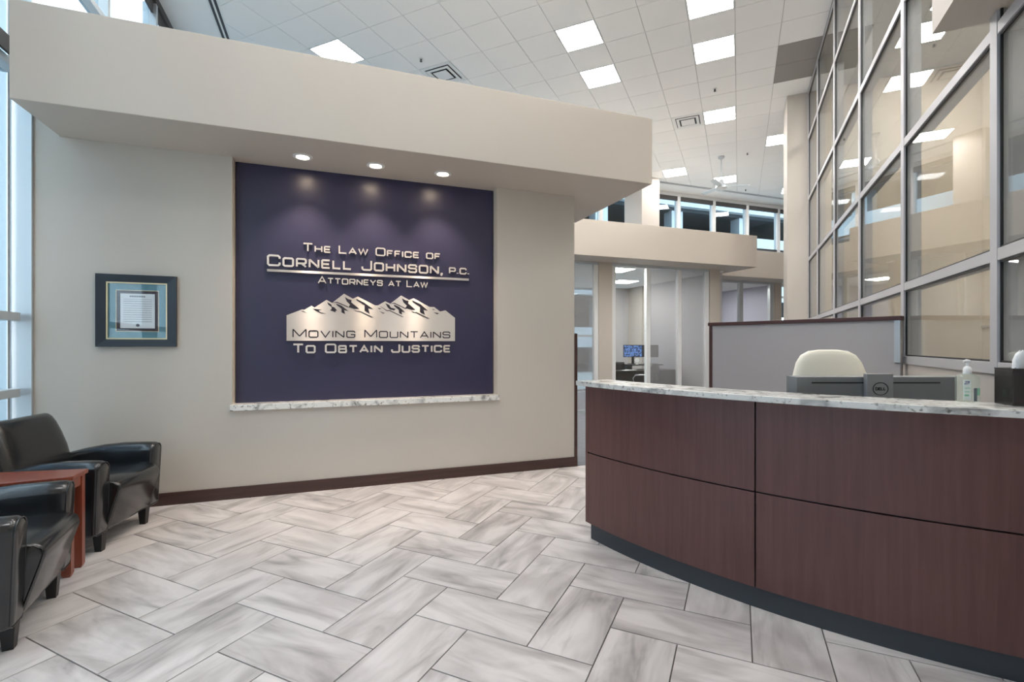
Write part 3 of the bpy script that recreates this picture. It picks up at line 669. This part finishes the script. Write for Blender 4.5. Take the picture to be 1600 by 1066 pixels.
mr = N.new('ShaderNodeMapRange'); mr.inputs[1].default_value = .1; mr.inputs[2].default_value = .4; mr.inputs[3].default_value = 0; mr.inputs[4].default_value = .55; L.new(k2.outputs[0], mr.inputs[0])
mx = N.new('ShaderNodeMix'); mx.data_type = 'RGBA'; mx.inputs[6].default_value = srgb(228,232,234); mx.inputs[7].default_value = srgb(120,125,132); L.new(mr.outputs[0], mx.inputs[0])
L.new(mx.outputs[2], N['Principled BSDF'].inputs['Base Color'])
pp = obj('paper', Box(-.119,.119,-.008,-.0006,-.143,.143), pm, t)
hd = MB()
for k in range(9): hd.box(-.054+k*.012,-.045+k*.012,-.0088,-.0081,.114,.126)
obj('heading_print', hd, mat('grey_print', srgb(120,124,130), .7), pp)
obj('seal', MB().prism_xz([(.013*math.cos(2*math.pi*k/14), -.118+.013*math.sin(2*math.pi*k/14)) for k in range(14)], -.0088, -.0081), mat('grey_seal', srgb(84,86,92), .6), pp)
obj('cover_glass', Box(-.1995,.1995,-.016,-.0145,-.2235,.2235), M['framegl'], t)
# ------------------------------------------------------------------ monitor, bottle, tissue box on the desk
t = thing('computer_monitor', 'wide grey computer monitor seen from behind over the countertop', 'monitor', (.655,3.223,.746), YAW)
mw = .455
bk = MB().loft([[(-x,y,z0),(x,y,z0),(x,y,z1),(-x,y,z1)] for x, y, z0, z1 in ((mw,.016,.065,.437),(mw,.004,.065,.437),(mw-.004,-.012,.069,.435),(mw-.03,-.030,.085,.432))])
obj('shell', bk, M['mon'], t)
obj('screen', Box(-mw+.004,mw-.004,.0161,.019,.07,.433), M['black'], t)
obj('vent_slot', Box(-.345,.345,-.0315,-.026,.398,.405), M['black'], t)
stn = obj('stand_neck', Box(-.070,.070,-.062,-.0316,.015,.452), M['monlight'], t, bevel=.003)
obj('stand_base', Box(-.16,.16,-.12,.10,.001,.0145), M['monlight'], t, bevel=.003)
lg = MB(); cz = .372
stroke(lg, [(.040*math.cos(2*math.pi*k/28), cz+.033*math.sin(2*math.pi*k/28)) for k in range(28)], .0032, True, -.0635, -.0621)
lgo = obj('logo_ring', lg, M['black'], stn)
text_line(stn, 'DELL', -.027, .027, cz-.0085, .017, .017, .0036, M['black'], -.0635, -.0621, gap=.2, name='logo_letter')
# sanitizer
t = thing('sanitizer_bottle', 'clear pump bottle of pale green hand sanitizer on the granite counter', 'bottle', (.925,2.83,1.0985), YAW-.15); t.scale = (.86,.86,1)
def oval(rx, ry, z, n=28, e=.5):
    return [(rx*math.copysign(abs(math.cos(2*math.pi*i/n))**e, math.cos(2*math.pi*i/n)), ry*math.copysign(abs(math.sin(2*math.pi*i/n))**e, math.sin(2*math.pi*i/n)), z) for i in range(n)]
gel = glass('sanitizer_gel_plastic', (.93,.97,.95,1), .05, film=.12, film_col=(.75,.88,.80,1))
obj('body', MB().loft([oval(.044,.026,0),oval(.048,.030,.004),oval(.048,.030,.100),oval(.045,.028,.112),oval(.030,.020,.121),oval(.017,.017,.126,e=1)]), gel, t, smooth=50)
obj('pump_collar', MB().loft([oval(.018,.018,.122,e=1),oval(.019,.019,.126,e=1),oval(.018,.018,.146,e=1),oval(.012,.012,.155,e=1),oval(.006,.006,.158,e=1)]), M['white'], t, smooth=50)
obj('pump_stem', MB().lathe([(.006,.157),(.006,.176)],n=10), M['white'], t, smooth=50)
obj('pump_spout', MB().tube([(.012,0,.180),(-.004,0,.182),(-.018,0,.179)], [.006,.008,.005]), M['white'], t, smooth=50)
lab = obj('label_sheet', Box(-.037,-.004,-.0312,-.0285,.010,.098), mat('clear_pale_label', srgb(222,232,228), .5), t)
bl_ = mat('navy_print', srgb(48,58,110), .5); gr_ = mat('green_print', srgb(140,196,160), .5)
obj('logo_patch', MB().prism_xz([(-.036,.078),(-.014,.080),(-.010,.092),(-.030,.091)], -.0320, -.0313), bl_, lab)
text_line(lab, 'PURELL', -.0335, -.013, .0815, .0065, .0065, .0012, M['white'], -.0325, -.0321, gap=.2, name='logo_letter')
obj('print_band', MB().box(-.034,-.008,-.0320,-.0313,.060,.063).box(-.034,-.010,-.0320,-.0313,.044,.047).box(-.034,-.014,-.0320,-.0313,.026,.034), gr_, lab)
obj('back_label', Box(.010,.024,-.0310,-.0285,.004,.062), mat('slate_label', srgb(110,118,124), .5), t)
obj('green_patch', Box(.0245,.036,-.0305,-.0275,.030,.062), gr_, t)
# tissue box
t = thing('tissue_box_cover', 'dark brown leather tissue box cover on the end of the counter', 'tissue box', (1.072,2.762,1.0985), math.radians(10))
s_ = .056; hb = .155
obj('body', MB().box(-s_,s_,-s_,s_,0,hb-.006), mat('dark_brown_leather', srgb(38,31,30), .22, coat=.3), t, bevel=.003)
obj('top', MB().box(-s_,s_,-s_,-.03,hb-.0055,hb).box(-s_,s_,.03,s_,hb-.0055,hb).box(-s_,-.03,-.03,.03,hb-.0055,hb).box(.03,s_,-.03,.03,hb-.0055,hb), mat('dark_brown_lid', srgb(44,38,37), .3), t)
rg = []
for k, (z, r_) in enumerate(((-.02,.026),(0,.028),(.02,.034),(.04,.030),(.055,.016))):
    rg.append([((r_*(1+.25*math.sin(3*th+k)))*math.cos(th)+.012*k/3, (.55*r_*(1+.3*math.sin(2*th+k*.7)))*math.sin(th), z+.006*math.sin(4*th+k)) for th in [2*math.pi*i/20 for i in range(20)]])
tag(obj('tissue', MB().loft(rg), mat('white_tissue', srgb(240,240,240), .9), None, (1.072,2.762,1.0985+hb+.016), .3, smooth=60), 'white tissue pulled up out of the dark tissue box', 'tissue')
# ------------------------------------------------------------------ armchairs
def armchair(label, front_mid, ang):
    """local x = facing, y = across, seat on four short black legs"""
    fx_, fy_ = math.cos(ang), math.sin(ang)
    c = W(front_mid[0]-.25*fx_, front_mid[1]-.25*fy_, 0)
    t = thing('armchair', label, 'armchair', c, R45+ang, 'black leather club chairs')
    def rr(y0, y1, z0, z1, rt, rb, x, n=6):
        """rounded upright section in the yz plane"""
        pts = []
        for cx_, cz_, a0, r in ((y1-rb, z0+rb, -90, rb), (y1-rt, z1-rt, 0, rt), (y0+rt, z1-rt, 90, rt), (y0+rb, z0+rb, 180, rb)):
            for k in range(n+1):
                q = math.radians(a0+90*k/n); pts.append((x, cx_+r*math.cos(q), cz_+r*math.sin(q)))
        return pts
    for s in (-1, 1):
        rings = []
        for x, zt, ins in ((-.39,.50,.03),(-.375,.52,.008),(-.33,.535,0),(-.18,.572,0),(-.05,.595,0),(.08,.606,0),(.22,.606,0),(.270,.602,0),(.287,.596,.006),(.295,.585,.018)):
            ya, yb = .235+ins, .365-ins
            sec = rr(ya, yb, .125+ins, zt-ins*.6, .055-ins, .02, x)
            sec = [(px_+.02*((pz-.12)/.48) if x > .25 else px_, py+.012*max(0,(pz-.25)/.35)**1.5, pz) for px_, py, pz in sec]   # top leans out a little
            rings.append([(p[0], s*p[1], p[2]) for p in (sec if s > 0 else sec[::-1])])
        ar = obj('arm', MB().loft(rings), M['leather'], t, smooth=55)
        pipe = [(p[0]+.003, p[1], p[2]) for p in rings[8]]
        obj('piping', MB().tube(pipe+[pipe[0]], .0035, 6), M['leather'], ar, smooth=60)
    # seat: deep rounded front that slopes back toward the floor
    prof = [(-.22,.118),(.265,.118),(.285,.128),(.296,.15),(.360,.355),(.372,.395),(.364,.428),(.335,.448),(.22,.458),(0,.448),(-.22,.43)]
    rings = []
    for y, k in ((-.246,.93),(-.240,.975),(-.225,.995),(0,1.0),(.225,.995),(.240,.975),(.246,.93)):
        rings.append([(.05+(x-.05)*k, y, .30+(z-.30)*k) for x, z in prof])
    st = obj('seat', MB().loft(rings), M['leather'], t, smooth=50)
    for y in (-.246,.246):
        obj('piping', MB().tube([(.285,y*.985,.14),(.350,y*.985,.35),(.361,y*.985,.393),(.354,y*.985,.424),(.325,y*.985,.443)], .004, 6), M['leather'], st, smooth=60)
    # back
    def back_ring(z, hw, xc, th, n=28):
        out = []
        for i in range(n):
            q = 2*math.pi*i/n; cx_, sx_ = math.cos(q), math.sin(q)
            out.append((xc+th*math.copysign(abs(cx_)**.6, cx_), hw*math.copysign(abs(sx_)**.45, sx_), z))
        return out
    obj('backrest', MB().loft([back_ring(*v) for v in ((.13,.27,-.30,.07),(.40,.295,-.295,.085),(.50,.298,-.305,.085),(.62,.290,-.325,.078),(.72,.274,-.348,.07),(.79,.256,-.363,.06),(.832,.240,-.372,.045),(.850,.226,-.376,.025),(.855,.212,-.378,.008))]), M['leather'], t, smooth=60)
    obj('underframe', Box(-.30,.20,-.230,.230,.10,.125), M['black'], t)
    for x in (-.26,.25):
        for y in (-.247,.247):
            obj('leg', MB().loft([[(x+r*u, y+r*v, z) for u, v in ((-1,-1),(1,-1),(1,1),(-1,1))] for z, r in ((0,.019),(.127,.028))]), M['legblk'], t)
    return t
armchair('black leather armchair in the corner against the beige wall', (-1.404,4.165), -math.atan2(.091,.488))
armchair('black leather armchair nearest the viewer, cut by the left edge', (-1.392,3.045), math.atan2(.061,.495))
# wedge side table between the chairs
tb = thing('side_table', 'reddish cherry wood wedge side table between the black armchairs', 'table', W(-1.72,3.62,0), R45)
def wp(a, b): return (a+1.72, b-3.62)
top = [wp(-1.425,3.515), wp(-1.425,3.705), wp(-2.02,3.80), wp(-2.02,3.43)]
obj('tabletop', MB().prism(top, .565,.59), M['red'], tb, bevel=.004)
ap = [wp(-1.445,3.535), wp(-1.445,3.685), wp(-2.0,3.775), wp(-2.0,3.455)]
for p, q in ((0,1),(1,2),(2,3),(3,0)):
    A, B = Vector(ap[p]), Vector(ap[q]); d = (B-A).normalized(); n_ = Vector((-d.y, d.x))*.018
    A += d*.002; B -= d*.002
    obj('apron', MB().prism([tuple(A), tuple(B), tuple(B+n_), tuple(A+n_)], .505,.5645), M['red'], tb)
for a, b in ((-1.463,3.545),(-1.463,3.677),(-1.985,3.755),(-1.985,3.475)):
    x, y = wp(a, b)
    obj('leg', MB().loft([[(x+u*r, y+v*q, z) for u, v in ((-1,-1),(1,-1),(1,1),(-1,1))] for z, r, q in ((0,.015,.012),(.02,.024,.019),(.564,.024,.019))]), M['red'], tb)
# ------------------------------------------------------------------ office furniture seen through the clear pane
t = thing('office_desk', 'dark office desk seen through the clear glass pane', 'desk', W(6.9,10.0,0), R45)
obj('top', Box(-.95,.95,-.42,.38,.715,.745), M['darkdesk'], t, bevel=.003)
obj('modesty_panel', Box(-.90,.90,-.36,-.33,.12,.714), M['darkdesk'], t)
for x in (-.92,.88): obj('side_panel', Box(x,x+.04,-.40,.36,0,.714), M['darkdesk'], t)
pic = mat('screen_wallpaper', srgb(60,80,150), .4)
nt = pic.node_tree; pb_ = nt.nodes['Principled BSDF']
nz = nt.nodes.new('ShaderNodeTexNoise'); nz.inputs['Scale'].default_value = 9; rp = nt.nodes.new('ShaderNodeValToRGB')
rp.color_ramp.elements[0].color = srgb(30,40,70); rp.color_ramp.elements[1].color = srgb(110,150,220); rp.color_ramp.elements[0].position = .4; rp.color_ramp.elements[1].position = .6
nt.links.new(nz.outputs[0], rp.inputs[0]); nt.links.new(rp.outputs[0], pb_.inputs['Base Color']); nt.links.new(rp.outputs[0], pb_.inputs['Emission Color']); pb_.inputs['Emission Strength'].default_value = .12
def desk_monitor(label, a, b, rz, screen, zb=.746, hgt=.30, wd=.46):
    t = thing('computer_monitor', label, 'monitor', W(a,b,zb), R45+rz)
    obj('housing', Box(-wd/2,wd/2,-.015,.02,.17,.17+hgt), M['black'], t, bevel=.003)
    obj('screen', Box(-wd/2+.015,wd/2-.015,-.0165,-.0151,.185,.155+hgt), screen, t)
    obj('stand', MB().box(-.03,.03,0,.03,.012,.20).box(-.12,.12,-.08,.10,0,.0115), M['black'], t)
desk_monitor('lit computer screen on the office desk behind clear glass', 6.90,10.25,-.45, pic, zb=.871)
desk_monitor('dark computer screen beside the lit one on the office desk', 7.33,10.20,-.75, M['darkgrey'], zb=.871)
t = thing('desk_riser', 'black desk riser carrying the two office screens', 'desk riser', W(7.08,10.17,.746), R45)
obj('platform', Box(-.48,.48,-.24,.20,.10,.124), M['black'], t, bevel=.003)
for x in (-.40,.36): obj('support', Box(x,x+.04,-.16,.16,0,.0995), M['darkgrey'], t)
t = thing('desk_printer', 'black printer at the left end of the office desk', 'printer', W(6.34,10.18,.746), R45)
obj('body', Box(-.20,.20,-.15,.15,0,.15), M['black'], t, bevel=.015)
obj('lid', Box(-.19,.19,-.14,.15,.151,.185), M['darkgrey'], t, bevel=.01)
t = thing('paper_stack', 'loose papers lying on the front of the office desk', 'papers', W(6.45,9.76,.746), R45+.2)
for k in range(4): obj('sheet', Box(-.15+.02*k,.12+.02*k,-.10,.10-.02*k,.004*k,.004*k+.0035), M['white'], t)
t = thing('desk_ornament', 'small round white desk ornament below the lit screen', 'ornament', W(6.86,10.02,.871), R45-.4)
obj('base', MB().lathe([(.001,0),(.04,0),(.035,.012),(.008,.02),(.008,.05),(.001,.05)]), M['white'], t, smooth=40)
obj('disc', MB().prism_xz([(.055*math.cos(2*math.pi*k/20), .10+.055*math.sin(2*math.pi*k/20)) for k in range(20)], -.01,.01), M['white'], t)
t = thing('pencil_cup', 'black cup holding an orange flower on the office desk', 'cup', W(7.16,10.0,.871), R45)
obj('cup', MB().lathe([(.001,0),(.04,0),(.045,.10),(.036,.10),(.034,.01),(.001,.01)]), M['black'], t, smooth=40)
om = mat('orange_petals', srgb(206,130,84), .7)
for k in range(6):
    an = k*1.05; obj('petal', MB().tube([(0,0,.08),(.03*math.cos(an),.03*math.sin(an),.16),(.06*math.cos(an),.06*math.sin(an),.20)], [.006,.016,.004], 6), om, t, smooth=60)
t = thing('desk_chair', 'black office chair with chrome arm at the office desk', 'chair', W(6.50,9.22,0), R45+.5)
obj('seat', MB().loft([oval(.22,.22,.43),oval(.25,.25,.45),oval(.25,.25,.50),oval(.21,.21,.52)]), M['leather'], t, smooth=60)
obj('backrest', MB().loft([[(x, -.24+y-.03*(z-.6), z) for x, y, _ in oval(hw_,.035,0)] for z, hw_ in ((.56,.16),(.60,.21),(.80,.225),(.90,.19),(.93,.12))]), M['leather'], t, smooth=60)
obj('back_support', MB().tube([(0,0,.42),(0,-.26,.45),(0,-.275,.70)], .02), M['black'], t, smooth=60)
for s in (-1,1): obj('armrest', MB().tube([(s*.24,.10,.46),(s*.29,.12,.60),(s*.29,.06,.68),(s*.29,-.14,.69),(s*.25,-.22,.62)], .014), M['chrome'], t, smooth=60)
obj('gas_lift', MB().lathe([(.025,.08),(.025,.43)],n=10), M['chrome'], t, smooth=40)
for k in range(5):
    an = 2*math.pi*k/5; obj('leg', MB().tube([(0,0,.10),(.28*math.cos(an),.28*math.sin(an),.02)], [.024,.018]), M['black'], t, smooth=60)
# ------------------------------------------------------------------ outside
struct('ground', Box(-60,60,-60,80,-.45,-.21), M['asphalt'], label='street and ground outside the windows')
gar = thing('parking_garage', 'concrete parking garage across the street beyond the clerestory windows', 'building', W(14,24,-.21), R45)
for z in (1.2,4.1,7.0,9.6,12.4): obj('spandrel', Box(-22,26,-.25,.15,z+.21,z+1.31), M['concrete'], gar)
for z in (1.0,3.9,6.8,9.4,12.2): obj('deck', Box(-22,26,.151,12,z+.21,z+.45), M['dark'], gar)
for k in range(10): obj('column', Box(-21+k*5.2,-20.2+k*5.2,.16,.9,0,13.5), M['concrete'], gar)
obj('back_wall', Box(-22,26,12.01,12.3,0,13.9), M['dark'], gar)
ob = thing('office_building', 'blue grey office building beyond the left windows', 'building', W(-22,8,-.21), R45)
obj('wall', Box(-6,0,-34,34,0,42), M['facade'], ob)
for k in range(12):
    obj('window_band', Box(.001,.06,-34,34,1.2+3.2*k,3.0+3.2*k), M['facadeglass'], ob)
    obj('ledge', Box(.001,.25,-34,34,3.05+3.2*k,3.25+3.2*k), M['concrete'], ob)
